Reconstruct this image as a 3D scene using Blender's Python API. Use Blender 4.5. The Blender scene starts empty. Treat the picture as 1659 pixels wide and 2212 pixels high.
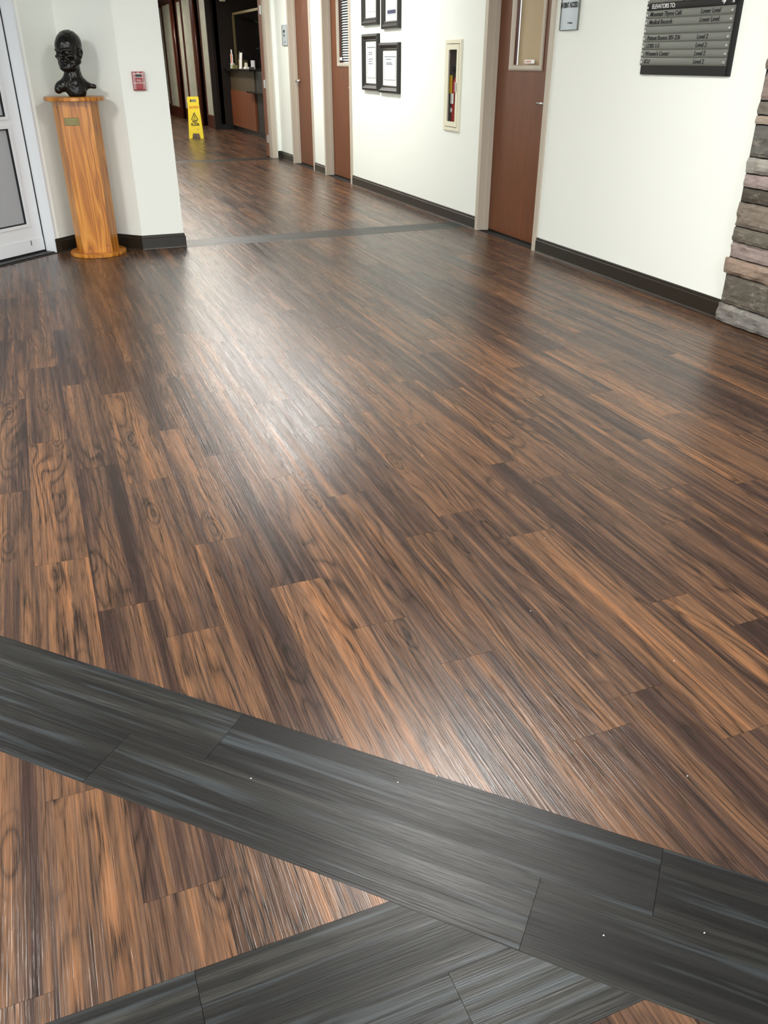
import bpy, bmesh, math, random
import numpy as np
from mathutils import Vector, Matrix, noise
random.seed(7)
S = bpy.context.scene
COL = S.collection
W = 0.1524                      # width of one floor plank (m)

# ------------------------------------------------------------------ camera
FPX, PITCH, ROLL, YAW = 1782.2, 0.501824, 0.00071, 0.378345
CX, CH = 0.04518, 1.29477
cd = bpy.data.cameras.new('camera'); cam = bpy.data.objects.new('camera', cd); COL.objects.link(cam)
fw = Vector((math.sin(YAW)*math.cos(PITCH), math.cos(YAW)*math.cos(PITCH), -math.sin(PITCH)))
rt = Vector((math.cos(YAW), -math.sin(YAW), 0)); up = rt.cross(fw)
r2 = rt*math.cos(ROLL)+up*math.sin(ROLL); u2 = up*math.cos(ROLL)-rt*math.sin(ROLL)
cam.matrix_world = Matrix(((r2.x, u2.x, -fw.x, CX), (r2.y, u2.y, -fw.y, 0), (r2.z, u2.z, -fw.z, CH), (0, 0, 0, 1)))
cd.sensor_fit = 'VERTICAL'; cd.sensor_height = 24; cd.sensor_width = 18; cd.lens = FPX/2212*24
cd.clip_start = 0.05; cd.clip_end = 100
S.camera = cam
# ------------------------------------------------------------------ world, exposure
wd = bpy.data.worlds.new('world'); S.world = wd; wd.use_nodes = True
wd.node_tree.nodes['Background'].inputs[0].default_value = (0.86, 0.93, 1, 1)
wd.node_tree.nodes['Background'].inputs[1].default_value = 1.2
S.view_settings.view_transform = 'Standard'; S.view_settings.look = 'None'
S.view_settings.gamma = 1; S.view_settings.use_curve_mapping = False
S.view_settings.exposure = 0.5
CEIL = 2.62
LIGHTS = [  # x, y, power(W), along-y length, warm
    (1.55, 2.95, 52, 1.15), (1.55, -1.0, 66, 1.15), (-1.7, -1.0, 80, 1.15), (-1.9, 3.1, 96, 1.15),
    (2.3, 8.7, 40, 1.15), (2.3, 11.3, 38, 1.15), (2.6, 15.4, 40, 1.15), (2.4, 18.6, 34, 1.15), (2.4, 22.2, 40, 1.15)]  # the lamp past the double doors is added to brighten the wet floor sign

# ------------------------------------------------------------------ materials
def lin(c):
    return tuple(((v/255)/12.92 if v/255 <= .04045 else ((v/255+.055)/1.055)**2.4) for v in c)+(1,)
class NT:
    def __init__(s, name):
        s.m = bpy.data.materials.new(name); s.m.use_nodes = True; s.t = s.m.node_tree
        s.b = s.t.nodes['Principled BSDF']
    def n(s, ty, **kw):
        d = s.t.nodes.new(ty)
        for k, v in kw.items(): setattr(d, k, v)
        return d
    def lk(s, a, b): s.t.links.new(a, b)
    def math(s, op, a, b=None, c=None, clamp=False):
        d = s.n('ShaderNodeMath', operation=op, use_clamp=clamp)
        for i, v in enumerate((a, b, c)):
            if v is None: continue
            if isinstance(v, (int, float)): d.inputs[i].default_value = v
            else: s.lk(v, d.inputs[i])
        return d.outputs[0]
    def vec(s, x, y, z):
        d = s.n('ShaderNodeCombineXYZ')
        for i, v in enumerate((x, y, z)):
            if isinstance(v, (int, float)): d.inputs[i].default_value = v
            else: s.lk(v, d.inputs[i])
        return d.outputs[0]
    def noise(s, v, scale=1, detail=2, rough=.5, dist=0):
        d = s.n('ShaderNodeTexNoise'); s.lk(v, d.inputs['Vector'])
        d.inputs['Scale'].default_value = scale; d.inputs['Detail'].default_value = detail
        d.inputs['Roughness'].default_value = rough; d.inputs['Distortion'].default_value = dist
        return d.outputs['Fac']
    def ramp(s, f, stops):
        d = s.n('ShaderNodeValToRGB'); e = d.color_ramp.elements
        while len(e) < len(stops): e.new(.5)
        for i, (p, c) in enumerate(stops): e[i].position = p; e[i].color = c
        s.lk(f, d.inputs[0]); return d.outputs[0]
    def mix(s, f, a, b, bt='MIX'):
        d = s.n('ShaderNodeMix', data_type='RGBA', blend_type=bt)
        for i, v in ((0, f), (6, a), (7, b)):
            if isinstance(v, (int, float, tuple)): d.inputs[i].default_value = v
            else: s.lk(v, d.inputs[i])
        return d.outputs[2]
    def bump(s, h, strength=.3, dist=.001):
        d = s.n('ShaderNodeBump'); d.inputs['Strength'].default_value = strength; d.inputs['Distance'].default_value = dist
        s.lk(h, d.inputs['Height']); s.lk(d.outputs[0], s.b.inputs['Normal'])
    def set(s, **kw):
        for k, v in kw.items(): s.b.inputs[k.replace('_', ' ')].default_value = v
        return s
def plain(name, rgb, rough=.5, metal=0, bump=0, bscale=200, var=0, **kw):
    t = NT(name); t.set(Roughness=rough, Metallic=metal, **kw)
    t.b.inputs['Base Color'].default_value = lin(rgb)
    tc = t.n('ShaderNodeTexCoord').outputs['Object']
    nz = t.noise(tc, bscale if bump else 6, 3)
    if var:
        lo = lin(tuple(max(0, c*(1-var)) for c in rgb)); hi = lin(tuple(min(255, c*(1+var)) for c in rgb))
        t.lk(t.ramp(nz, [(.3, lo), (.7, hi)]), t.b.inputs['Base Color'])
    if bump: t.bump(nz, bump, .001)
    return t.m
def plank_mat(name, stops, line, linecol, streakcol=None, rough=.3, ior=1.41):
    t = NT(name)
    at = t.n('ShaderNodeAttribute', attribute_name='grain'); sp = t.n('ShaderNodeSeparateXYZ'); t.lk(at.outputs['Vector'], sp.inputs[0])
    c, a, s = sp.outputs
    tone = t.n('ShaderNodeAttribute', attribute_name='tone').outputs['Fac']
    V = lambda kc, ka, o: t.vec(t.math('MULTIPLY', c, kc), t.math('MULTIPLY', a, ka), t.math('ADD', s, o))
    # plain-sawn figure: contour lines of a smooth stretched field
    fld = t.noise(V(10, 1.25, 0), 1, 1.6, .45, .35)
    fld2 = t.math('ADD', fld, t.math('MULTIPLY', c, 2.4))
    rings = t.math('PINGPONG', t.math('MULTIPLY', fld2, 19), 1)
    rings = t.math('POWER', rings, 2.6)
    amp = t.math('SUBTRACT', t.math('MULTIPLY', t.noise(V(9, 1.4, 50), 1, 2), 3.4), .95, clamp=True)
    rings = t.math('MULTIPLY', rings, amp)
    # small oval knots
    vo = t.n('ShaderNodeTexVoronoi', feature='F1'); vo.inputs['Scale'].default_value = 1; t.lk(V(7.5, 2.0, 13), vo.inputs['Vector'])
    kd = vo.outputs['Distance']
    kn = t.math('SUBTRACT', 1, t.math('MULTIPLY', kd, 3.6), clamp=True)
    kring = t.math('MULTIPLY', t.math('POWER', t.math('PINGPONG', t.math('ADD', t.math('MULTIPLY', kd, 24), t.math('MULTIPLY', fld, 3)), 1), 2.2), t.math('MULTIPLY', kn, 2.6, clamp=True))
    # printed strips
    strip = t.noise(V(34, .8, 100), 1, 1.5, .5)
    wide = t.noise(V(13, .55, 200), 1, 1, .5)
    fine = t.noise(V(210, 2.4, 300), 1, 3, .65)
    pore = t.noise(V(520, 11, 400), 1, 2, .6)
    v = t.math('ADD', tone, t.math('MULTIPLY', t.math('SUBTRACT', strip, .5), 1.3))
    v = t.math('ADD', v, t.math('MULTIPLY', t.math('SUBTRACT', wide, .5), .9))
    v = t.math('ADD', v, t.math('MULTIPLY', t.math('SUBTRACT', fine, .5), 1.15))
    def hair(kc, ka, o, k):          # long thin vessel lines: zero crossings of a stretched noise
        q = t.math('ABSOLUTE', t.math('SUBTRACT', t.noise(V(kc, ka, o), 1, 1, .5), .5))
        return t.math('SUBTRACT', 1, t.math('MULTIPLY', q, k), clamp=True)
    hl = t.math('MULTIPLY', t.math('ADD', hair(62, 1.5, 800, 26), t.math('MULTIPLY', hair(150, 3.5, 850, 13), .8)), t.math('SUBTRACT', t.math('MULTIPLY', t.noise(V(24, .9, 900), 1, 2), 3.2), .95, clamp=True))
    colr = t.ramp(v, stops)
    dark = t.math('ADD', t.math('MULTIPLY', rings, line), t.math('MULTIPLY', kring, line*.9), clamp=True)
    dark = t.math('ADD', dark, t.math('MULTIPLY', t.math('SUBTRACT', .49, pore, clamp=True), 2.8), clamp=True)
    dark = t.math('ADD', dark, t.math('MULTIPLY', hl, line*.6), clamp=True)
    colr = t.mix(dark, colr, linecol)
    if streakcol:
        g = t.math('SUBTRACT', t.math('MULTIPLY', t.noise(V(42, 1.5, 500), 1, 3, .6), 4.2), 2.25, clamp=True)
        colr = t.mix(t.math('MULTIPLY', g, .55), colr, streakcol)  # pale bluish streaks along the plank
    t.lk(colr, t.b.inputs['Base Color'])
    t.lk(t.math('ADD', rough-.16, t.math('ADD', t.math('MULTIPLY', pore, .10), t.math('MULTIPLY', t.noise(V(48, 1.1, 700), 1, 2, .6), .26))), t.b.inputs['Roughness'])
    h = t.math('ADD', t.math('MULTIPLY', pore, .4), t.math('MULTIPLY', t.noise(V(260, 3.5, 600), 1, 2, .5), .65))
    t.bump(h, .55, .0014)
    t.b.inputs['IOR'].default_value = ior
    return t.m
M_wood = plank_mat('walnut_vinyl', [(0, lin((46, 33, 30))), (.25, lin((64, 47, 41))), (.5, lin((90, 66, 51))), (.75, lin((113, 81, 58))), (1, lin((138, 94, 62)))],
                   .66, lin((36, 27, 23)), rough=.25)
M_grey = plank_mat('charcoal_vinyl', [(.1, lin((12, 12, 12))), (.4, lin((24, 24, 24))), (.65, lin((34, 34, 32))), (.9, lin((54, 54, 51)))],
                   .4, lin((15, 15, 15)), streakcol=lin((84, 93, 99)), rough=.36, ior=1.38)
def wood_mat(name, dk, md, lt, sx=30, sz=1.2, rough=.35, lines=.6):
    t = NT(name); tc = t.n('ShaderNodeTexCoord').outputs['Object']
    sp = t.n('ShaderNodeSeparateXYZ'); t.lk(tc, sp.inputs[0]); x, y, z = sp.outputs
    xy = t.math('ADD', x, t.math('MULTIPLY', y, .8))
    V = lambda k, kz, o: t.vec(t.math('MULTIPLY', xy, k), t.math('MULTIPLY', z, kz), o)
    f = t.noise(V(sx*.35, sz, 0), 1, 2, .5, .5)
    r = t.math('PINGPONG', t.math('MULTIPLY', t.math('ADD', f, t.math('MULTIPLY', xy, 1.5)), 14), 1)
    fine = t.noise(V(sx*8, sz*6, 3), 1, 3, .6)
    v = t.math('ADD', t.math('MULTIPLY', r, lines*.5), t.math('ADD', t.math('MULTIPLY', fine, .5), t.math('MULTIPLY', f, .35)))
    t.lk(t.ramp(v, [(.25, lin(dk)), (.6, lin(md)), (.9, lin(lt))]), t.b.inputs['Base Color'])
    t.b.inputs['Roughness'].default_value = rough
    t.bump(fine, .08, .0006)
    return t.m
def stone_mat():
    t = NT('ledge_stone'); at = t.n('ShaderNodeAttribute', attribute_name='hue', attribute_type='GEOMETRY')
    tc = t.n('ShaderNodeTexCoord').outputs['Object']
    mp = t.n('ShaderNodeMapping'); mp.inputs['Scale'].default_value = (1, 1, 2.6); t.lk(tc, mp.inputs[0]); tc = mp.outputs[0]
    n1 = t.noise(tc, 11, 6, .7, .4); n2 = t.noise(tc, 42, 5, .7); n3 = t.noise(tc, 14, 4, .65, .5)
    c = t.mix(t.math('MULTIPLY', t.math('SUBTRACT', n1, .35, clamp=True), 2.0, clamp=True), t.mix(.45, at.outputs['Color'], lin((56, 52, 47))), at.outputs['Color'])
    c = t.mix(t.math('MULTIPLY', t.math('SUBTRACT', n3, .54, clamp=True), 1.9, clamp=True), c, lin((190, 178, 162)))
    c = t.mix(t.math('MULTIPLY', t.math('SUBTRACT', .44, n2, clamp=True), 3, clamp=True), c, lin((44, 41, 38)))
    t.lk(c, t.b.inputs['Base Color']); t.b.inputs['Roughness'].default_value = .8
    t.bump(t.math('ADD', n2, n1), .6, .006)
    return t.m
M_wall = plain('warm_white_paint', (236, 240, 234), .55, bump=.05, bscale=260)
M_ceil = plain('ceiling_white', (208, 208, 204), .8, bump=.1, bscale=120)
M_sub = plain('subfloor_dark', (30, 24, 20), .9)
M_base = plain('vinyl_cove_base', (36, 31, 23), .38, bump=.03, bscale=80)
M_frame = plain('taupe_frame_paint', (188, 178, 163), .42)
M_door = wood_mat('cherry_veneer', (88, 46, 20), (112, 61, 29), (134, 78, 43), sx=26, sz=1, lines=.25, rough=.4)
M_oak = wood_mat('honey_oak', (112, 62, 14), (182, 112, 32), (210, 144, 58), sx=34, sz=1.0, lines=.85, rough=.3)
M_mahog = wood_mat('mahogany', (40, 16, 9), (76, 32, 18), (122, 68, 44), sx=20, sz=.8, lines=.3, rough=.3)
M_desk = wood_mat('desk_cherry', (100, 56, 34), (122, 70, 44), (138, 84, 54), sx=18, sz=1.5, lines=.25)
M_darkwall = plain('dark_brown_panel', (24, 14, 9), .8, bump=.05)
M_alu = plain('white_aluminium', (228, 232, 236), .35)
M_gasket = plain('black_gasket', (16, 16, 18), .6)
M_steel = plain('satin_steel', (190, 190, 188), .28, 1)
M_bronze = plain('dark_bronze', (12, 11, 10), .29, .2, bump=.5, bscale=70, var=.35)
M_brass = plain('antique_brass', (104, 96, 62), .35, .8)
M_red = plain('alarm_red', (150, 14, 18), .3)
M_exred = plain('extinguisher_red', (168, 20, 22), .25)
M_white = plain('white_plastic', (240, 240, 238), .4)
M_cream = plain('cream_enamel', (226, 222, 200), .4)
M_black = plain('black_plastic', (14, 14, 15), .4)
M_ink = plain('black_ink', (12, 14, 16), .6)
M_yellow = plain('yellow_plastic', (246, 222, 16), .38)
M_ytag = plain('yellow_tag', (240, 196, 20), .5)
M_orange = plain('orange_ink', (214, 92, 22), .5)
M_rowgrey = plain('brushed_grey_metal', (122, 124, 118), .38, .5, bump=.04, bscale=400)
M_plate = plain('pale_blue_metal', (186, 196, 204), .35, .25)
M_paper = plain('certificate_paper', (236, 242, 244), .6)
M_mat = plain('mat_board', (244, 243, 236), .7)
M_lineink = plain('grey_ink', (120, 128, 136), .6)
M_blueink = plain('navy_ink', (58, 60, 92), .6)
M_pframe = plain('carved_black_wood', (20, 16, 13), .42, bump=.6, bscale=90, var=.3)
M_gold = plain('bronze_aluminium', (136, 122, 84), .4, .4)
M_counter = plain('black_granite', (26, 26, 26), .2, var=.5)
M_olive = plain('olive_laminate', (72, 60, 40), .5)
M_char = plain('charcoal_laminate', (36, 36, 32), .5)
M_frost = plain('frosted_panel', (165, 165, 150), .45, var=.06)
M_shade = plain('tan_roller_shade', (200, 178, 142), .7)
M_slat = plain('blind_slat_white', (236, 238, 238), .45)
M_mort = plain('dark_mortar', (22, 20, 18), .9)
M_leaf = plain('plant_green', (70, 120, 60), .5, var=.3)
M_magenta = plain('magenta_card', (130, 40, 90), .5)
M_tan = plain('tan_wood', (150, 128, 84), .5)
M_signblack = plain('matt_sign_black', (8, 8, 8), .6)
M_dgrey = plain('dark_grey_acrylic', (66, 60, 58), .35)
M_lightgrey = plain('light_grey_wall', (205, 210, 214), .6)
M_stone = stone_mat()
def glass(name, rgb, rough, alpha=1.0, tr=1.0):
    t = NT(name); t.b.inputs['Base Color'].default_value = lin(rgb)
    t.set(Roughness=rough, IOR=1.45, Alpha=alpha); t.b.inputs['Transmission Weight'].default_value = tr
    return t.m
M_glass = plain('clear_glass', (20, 24, 24), .03, Alpha=.06)
M_frostglass = glass('hazy_door_glass', (196, 200, 204), .45, 1, .35)
def emis(name, rgb, s):
    t = NT(name); t.b.inputs['Base Color'].default_value = lin(rgb)
    t.b.inputs['Emission Color'].default_value = lin(rgb); t.b.inputs['Emission Strength'].default_value = s
    return t.m
M_diff = emis('lit_diffuser', (255, 252, 244), 6)

# ------------------------------------------------------------------ mesh helpers
class MB:
    def __init__(s): s.bm = bmesh.new()
    def box(s, x0, x1, y0, y1, z0, z1, bev=0):
        c = [(x, y, z) for x in (x0, x1) for y in (y0, y1) for z in (z0, z1)]
        v = [s.bm.verts.new(p) for p in c]
        fs = [s.bm.faces.new([v[i] for i in f]) for f in ((0, 1, 3, 2), (4, 6, 7, 5), (0, 4, 5, 1), (2, 3, 7, 6), (0, 2, 6, 4), (1, 5, 7, 3))]
        if bev:
            es = list({e for f in fs for e in f.edges}); bmesh.ops.bevel(s.bm, geom=es, offset=bev, segments=2, affect='EDGES', profile=.5)
        return s
    def prism(s, pts, z0, z1):          # pts (x,y) polygon extruded in z
        a = [s.bm.verts.new((x, y, z0)) for x, y in pts]; b = [s.bm.verts.new((x, y, z1)) for x, y in pts]
        n = len(pts); s.bm.faces.new(a[::-1]); s.bm.faces.new(b)
        for i in range(n): s.bm.faces.new((a[i], a[(i+1) % n], b[(i+1) % n], b[i]))
        return s
    def lathe(s, prof, seg=32, cx=0, cy=0, axis='z', o=(0, 0, 0)):
        rings = []
        for r, h in prof:
            ring = []
            for i in range(seg):
                t = 2*math.pi*i/seg; p = (r*math.cos(t), r*math.sin(t), h)
                if axis == 'y': p = (p[0], p[2], p[1])
                if axis == 'x': p = (p[2], p[0], p[1])
                ring.append(s.bm.verts.new((p[0]+cx+o[0], p[1]+cy+o[1], p[2]+o[2])))
            rings.append(ring)
        for A, B in zip(rings, rings[1:]):
            for i in range(seg): s.bm.faces.new((A[i], A[(i+1) % seg], B[(i+1) % seg], B[i]))
        s.bm.faces.new(rings[0][::-1]); s.bm.faces.new(rings[-1]); return s
    def tube(s, pts, r, seg=10):
        P = [Vector(p) for p in pts]; rings = []
        for i, p in enumerate(P):
            d = ((P[i+1] if i < len(P)-1 else p)-(P[i-1] if i else p)).normalized()
            a = d.orthogonal().normalized() if not rings else (pa-d*pa.dot(d)).normalized()
            pa = a; b = d.cross(a); rr = r[i] if isinstance(r, (list, tuple)) else r
            rings.append([s.bm.verts.new(p+(a*math.cos(2*math.pi*k/seg)+b*math.sin(2*math.pi*k/seg))*rr) for k in range(seg)])
        for A, B in zip(rings, rings[1:]):
            for i in range(seg): s.bm.faces.new((A[i], A[(i+1) % seg], B[(i+1) % seg], B[i]))
        s.bm.faces.new(rings[0][::-1]); s.bm.faces.new(rings[-1]); return s
    def ell(s, c, r, rot=None, seg=20):
        res = bmesh.ops.create_uvsphere(s.bm, u_segments=seg, v_segments=seg//2+2, radius=1)
        m = Matrix.Translation(c) @ (rot or Matrix.Identity(4)) @ Matrix.Diagonal((r[0], r[1], r[2], 1))
        bmesh.ops.transform(s.bm, matrix=m, verts=res['verts']); return s
    def xf(s, m):
        bmesh.ops.transform(s.bm, matrix=m, verts=s.bm.verts); return s
    def build(s, name, mat, parent=None, smooth=False, **props):
        bmesh.ops.recalc_face_normals(s.bm, faces=s.bm.faces)
        me = bpy.data.meshes.new(name); s.bm.to_mesh(me); s.bm.free()
        return link(name, me, mat, parent, smooth, **props)
def link(name, me, mat, parent=None, smooth=False, **props):
    for m in (mat if isinstance(mat, list) else [mat]): me.materials.append(m)
    if smooth:
        for p in me.polygons: p.use_smooth = True
    o = bpy.data.objects.new(name, me); COL.objects.link(o)
    if parent: o.parent = parent
    for k, v in props.items(): o[k] = v
    return o
def thing(name, label, cat, loc=(0, 0, 0), rz=0, group=None):
    o = bpy.data.objects.new(name, None); COL.objects.link(o); o.location = loc; o.rotation_euler = (0, 0, rz)
    o.empty_display_size = .1; o['label'] = label; o['category'] = cat
    if group: o['group'] = group
    return o
def setting(name, loc=(0, 0, 0), rz=0):
    o = bpy.data.objects.new(name, None); COL.objects.link(o); o.location = loc; o.rotation_euler = (0, 0, rz)
    o['kind'] = 'structure'; return o
def curve_mesh(cu):
    ob = bpy.data.objects.new('tmp', cu); COL.objects.link(ob)
    bpy.context.view_layer.update()
    me = bpy.data.meshes.new_from_object(ob.evaluated_get(bpy.context.evaluated_depsgraph_get()))
    bpy.data.objects.remove(ob); bpy.data.curves.remove(cu); return me
def plate(loops, thick, y0=0):
    """flat plate standing in local XZ, loops of (x,z), front at y0, back at y0+thick; inner loops are holes"""
    cu = bpy.data.curves.new('c', 'CURVE'); cu.dimensions = '2D'; cu.fill_mode = 'BOTH'; cu.extrude = thick/2
    for lp in loops:
        sp = cu.splines.new('POLY'); sp.points.add(len(lp)-1); sp.use_cyclic_u = True
        for p, (x, z) in zip(sp.points, lp): p.co = (x, z, 0, 1)
    me = curve_mesh(cu); mb = MB(); mb.bm.from_mesh(me); bpy.data.meshes.remove(me)
    bmesh.ops.remove_doubles(mb.bm, verts=mb.bm.verts, dist=1e-5)
    mb.xf(Matrix(((1, 0, 0, 0), (0, 0, 1, y0+thick/2), (0, 1, 0, 0), (0, 0, 0, 1)))); return mb
R = lambda x0, x1, z0, z1: [(x0, z0), (x1, z0), (x1, z1), (x0, z1)]
def text(name, body, size, x, y, z, mat, parent, xs=1.0, shear=0, bold=0, align='LEFT', **props):
    cu = bpy.data.curves.new('t', 'FONT'); cu.body = body; cu.size = size; cu.extrude = .0006; cu.offset = bold; cu.shear = shear
    cu.align_x = align; me = curve_mesh(cu); mb = MB(); mb.bm.from_mesh(me); bpy.data.meshes.remove(me)
    mb.xf(Matrix(((xs, 0, 0, x), (0, 0, 1, y), (0, 1, 0, z), (0, 0, 0, 1))))
    return mb.build(name, mat, parent, **props)
def ring_frame(x0, x1, z0, z1, prof):
    """picture frame with mitred moulding; prof = [(inset, y)]"""
    mb = MB(); rings = []
    for ins, y in prof:
        rings.append([mb.bm.verts.new(p) for p in ((x0+ins, y, z0+ins), (x1-ins, y, z0+ins), (x1-ins, y, z1-ins), (x0+ins, y, z1-ins))])
    n = len(rings)
    for i in range(n):
        A, B = rings[i], rings[(i+1) % n]
        for k in range(4): mb.bm.faces.new((A[k], A[(k+1) % 4], B[(k+1) % 4], B[k]))
    return mb

# ------------------------------------------------------------------ floor
XW = 3.5475
floor = MB().box(-4.5, 6.2, -4.5, 27, -.12, -.004).build('floor', M_sub, kind='structure')
def proj(x, y, z=0):
    v = Vector((x-CX, y, z-CH)); d = v.dot(fw)
    if d < .05: return None
    return (829.5+FPX*v.dot(r2)/d, 1106-FPX*v.dot(u2)/d)
def clip(poly, nx, ny, c):          # keep nx*x+ny*y <= c
    out = []
    for i, p in enumerate(poly):
        q = poly[(i+1) % len(poly)]; dp = nx*p[0]+ny*p[1]-c; dq = nx*q[0]+ny*q[1]-c
        if dp <= 0: out.append(p)
        if (dp < 0 < dq) or (dq < 0 < dp):
            t = dp/(dp-dq); out.append((p[0]+(q[0]-p[0])*t, p[1]+(q[1]-p[1])*t))
    return out
def area(p): return abs(sum(p[i][0]*p[(i+1) % len(p)][1]-p[(i+1) % len(p)][0]*p[i][1] for i in range(len(p))))/2
L = 6.125
PH = {0: .60, 1: 5.54, 2: 2.25, 3: .21, 4: 4.60, 5: 3.22, 6: .98, 7: 1.52, 8: .22, 9: 3.38, 10: 2.30, 11: 5.60, 12: .82, 13: 3.28, 14: .42,
      15: 4.4, 16: 2.6, 17: 5.80, 18: 2.56, -1: 2.58, -2: 6.03, -3: 3.4, 19: .9, 20: 4.9, 21: 1.8, 22: 3.9}
DARK = {(-2, 2): .12, (0, 2): .2, (1, 1): .3, (0, 1): .22, (3, 2): .25, (3, 3): .12, (5, 1): .16, (5, 2): .25, (8, 2): .12, (9, 1): .35, (6, 0): .12, (0, 4): .1, (1, 3): .14,
        (13, 2): .12, (11, 1): .14, (11, 0): .2, (14, 3): .12, (17, 2): .15, (18, 3): .12, (10, 3): .15, (7, 1): .3, (2, 1): .42, (12, 1): .3, (16, 2): .22,
        (3, 1): .72, (-1, 1): .66, (-1, 2): .68, (8, 1): .66, (10, 2): .68, (14, 2): .72, (7, 2): .62, (6, 1): .6, (4, 3): .62, (1, 0): .66, (2, 0): .64, (9, 2): .6, (13, 3): .62, (0, 0): .66, (4, 1): .6, (4, 2): .55}
B1L, B1M, B1U = 8.35, 9.765, 11.178      # diagonal band  x+y (plank units)
B2L, B2M, B2U = 3.69, 4.70, 5.71         # second band    y
pieces = []                              # (poly (plank units), grain fn, tone, seed, mat index)
def ysplit(k):
    segs = []
    if k < 7: segs.append((-29, 58 if k < 3 else 46))
    else:
        segs += [(-29, 44.4)]
        if k <= 23: segs += [(46.38, 84.2), (86.15, 172)]
    if k > 23: segs = [(86.15, 172)]
    return segs
for k in range(-29, 34):
    ph = PH.get(k, random.uniform(0, L))
    for (ya, yb) in ysplit(k):
        n0 = int(math.floor((ya-ph)/L)); n1 = int(math.ceil((yb-ph)/L))
        for n in range(n0, n1):
            a, b = max(ya, ph+n*L), min(yb, ph+(n+1)*L)
            if b-a < .05: continue
            x0, x1 = k, k+1
            if k == 23 and ya < 85: x1 = min(x1, 23.24)
            rect = [(x0, a), (x1, a), (x1, b), (x0, b)]
            tone = DARK.get((k, n), None)
            if tone is not None: tone = .27+tone*.5
            if tone is None:
                r = random.random(); tone = .22+.16*random.random() if r < .22 else .42+.2*random.random()
            seed = random.uniform(0, 900)
            parts = []
            up_ = clip(rect, -1, -1, -B1U); lo_ = clip(rect, 1, 1, B1L)
            if len(up_) > 2: parts.append(up_)
            if len(lo_) > 2:
                for q in (clip(lo_, 0, -1, -B2U), clip(lo_, 0, 1, B2L)):
                    if len(q) > 2: parts.append(q)
            for q in parts:
                if area(q) > .001: pieces.append(('plank', q, (1, 0), (x0, ph+n*L), tone, seed))
def band(rowlo, rowhi, axis, joints, lo, hi, clips, tone=.45):
    """axis 'd': along (1,-1)/sqrt2, across (1,1); axis 'x': along x"""
    s2 = math.sqrt(2)
    for r_, (c0, c1) in enumerate(((rowlo, (rowlo+rowhi)/2), ((rowlo+rowhi)/2, rowhi))):
        t = joints[r_]
        ts = []
        while t > lo: t -= L*.98
        while t < hi: ts.append((t, t+L*.98)); t += L*.98
        for (t0, t1) in ts:
            if axis == 'd':
                P = lambda t, c: ((c+t*s2)/2, (c-t*s2)/2)     # x+y=c ; (x-y)/sqrt2=t
                q = [P(t0, c0), P(t1, c0), P(t1, c1), P(t0, c1)]; ax = (1/s2, 1/s2)
            else: q = [(t0, c0), (t1, c0), (t1, c1), (t0, c1)]; ax = (0, 1)
            for c in clips: q = clip(q, *c)
            if len(q) > 2 and area(q) > .001:
                pieces.append(('border_plank', q, ax, q[0], tone+random.uniform(-.12, .12), random.uniform(0, 900)))
band(B1L, B1U, 'd', [-6.65, -5.37], -36, 30, [(-1, 0, 29), (1, 0, 23.24), (0, -1, 29)], .34)
band(B2L, B2U, 'x', [2.9, .4], -29, 6, [(1, 1, B1L), (-1, 0, 29)], .5)
band(44.4, 46.38, 'x', [8.6, 11.4], 4, 24, [(-1, 0, -7), (1, 0, 23.24)], .6)
band(84.2, 86.15, 'x', [8.6, 11.4], 4, 24, [(-1, 0, -7), (1, 0, 23.24)], .3)
def onscreen(q):
    P = [proj(x*W, y*W) for x, y in q]
    if any(p is None for p in P): return 0
    P = [(min(max(a, 0), 1659), min(max(b, 0), 2212)) for a, b in P]
    return area(P)
def plank_geo(me_bm, poly, ax, org, tone, seed, lg, lt, thick=True):
    g = .00035/W; cx = sum(p[0] for p in poly)/len(poly); cy = sum(p[1] for p in poly)/len(poly)
    top = []
    for x, y in poly:
        dx, dy = cx-x, cy-y; d = math.hypot(dx, dy) or 1
        top.append((x+dx/d*g*1.2, y+dy/d*g*1.2))
    if area(top) < 1e-4: return
    vs = []
    for zz in ((0, -.004) if thick else (0,)):
        ring = []
        for x, y in top:
            v = me_bm.verts.new((x*W, y*W, zz)); rx, ry = (x-org[0])*W, (y-org[1])*W
            v[lg] = Vector((rx*ax[0]+ry*ax[1], -rx*ax[1]+ry*ax[0], seed)); v[lt] = tone; ring.append(v)
        vs.append(ring)
    me_bm.faces.new(vs[0])
    if thick:
        n = len(top)
        for i in range(n): me_bm.faces.new((vs[0][i], vs[1][i], vs[1][(i+1) % n], vs[0][(i+1) % n]))
def newbm():
    bm = bmesh.new(); return bm, bm.verts.layers.float_vector.new('grain'), bm.verts.layers.float.new('tone')
sc = sorted(((onscreen(p[1]), i) for i, p in enumerate(pieces)), reverse=True)
vis = set(); cnt = 0
for a, i in sc:
    if a < 12: break
    if pieces[i][0] == 'plank':
        if cnt >= 296: continue
        cnt += 1
    vis.add(i)
rest, rg, rtn = newbm(); rest2, rg2, rtn2 = newbm()
for i, (nm, q, ax, org, tone, seed) in enumerate(pieces):
    if i in vis:
        bm, lg, lt = newbm(); plank_geo(bm, q, ax, org, tone, seed, lg, lt)
        me = bpy.data.meshes.new(nm); bm.to_mesh(me); bm.free()
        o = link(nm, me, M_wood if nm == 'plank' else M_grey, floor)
    elif nm == 'plank': plank_geo(rest, q, ax, org, tone, seed, rg, rtn, False)
    else: plank_geo(rest2, q, ax, org, tone, seed, rg2, rtn2, False)
for b_, nm, m in ((rest, 'planking', M_wood), (rest2, 'border_planking', M_grey)):
    me = bpy.data.meshes.new(nm); b_.to_mesh(me); b_.free(); link(nm, me, m, floor, kind='stuff')

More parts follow.
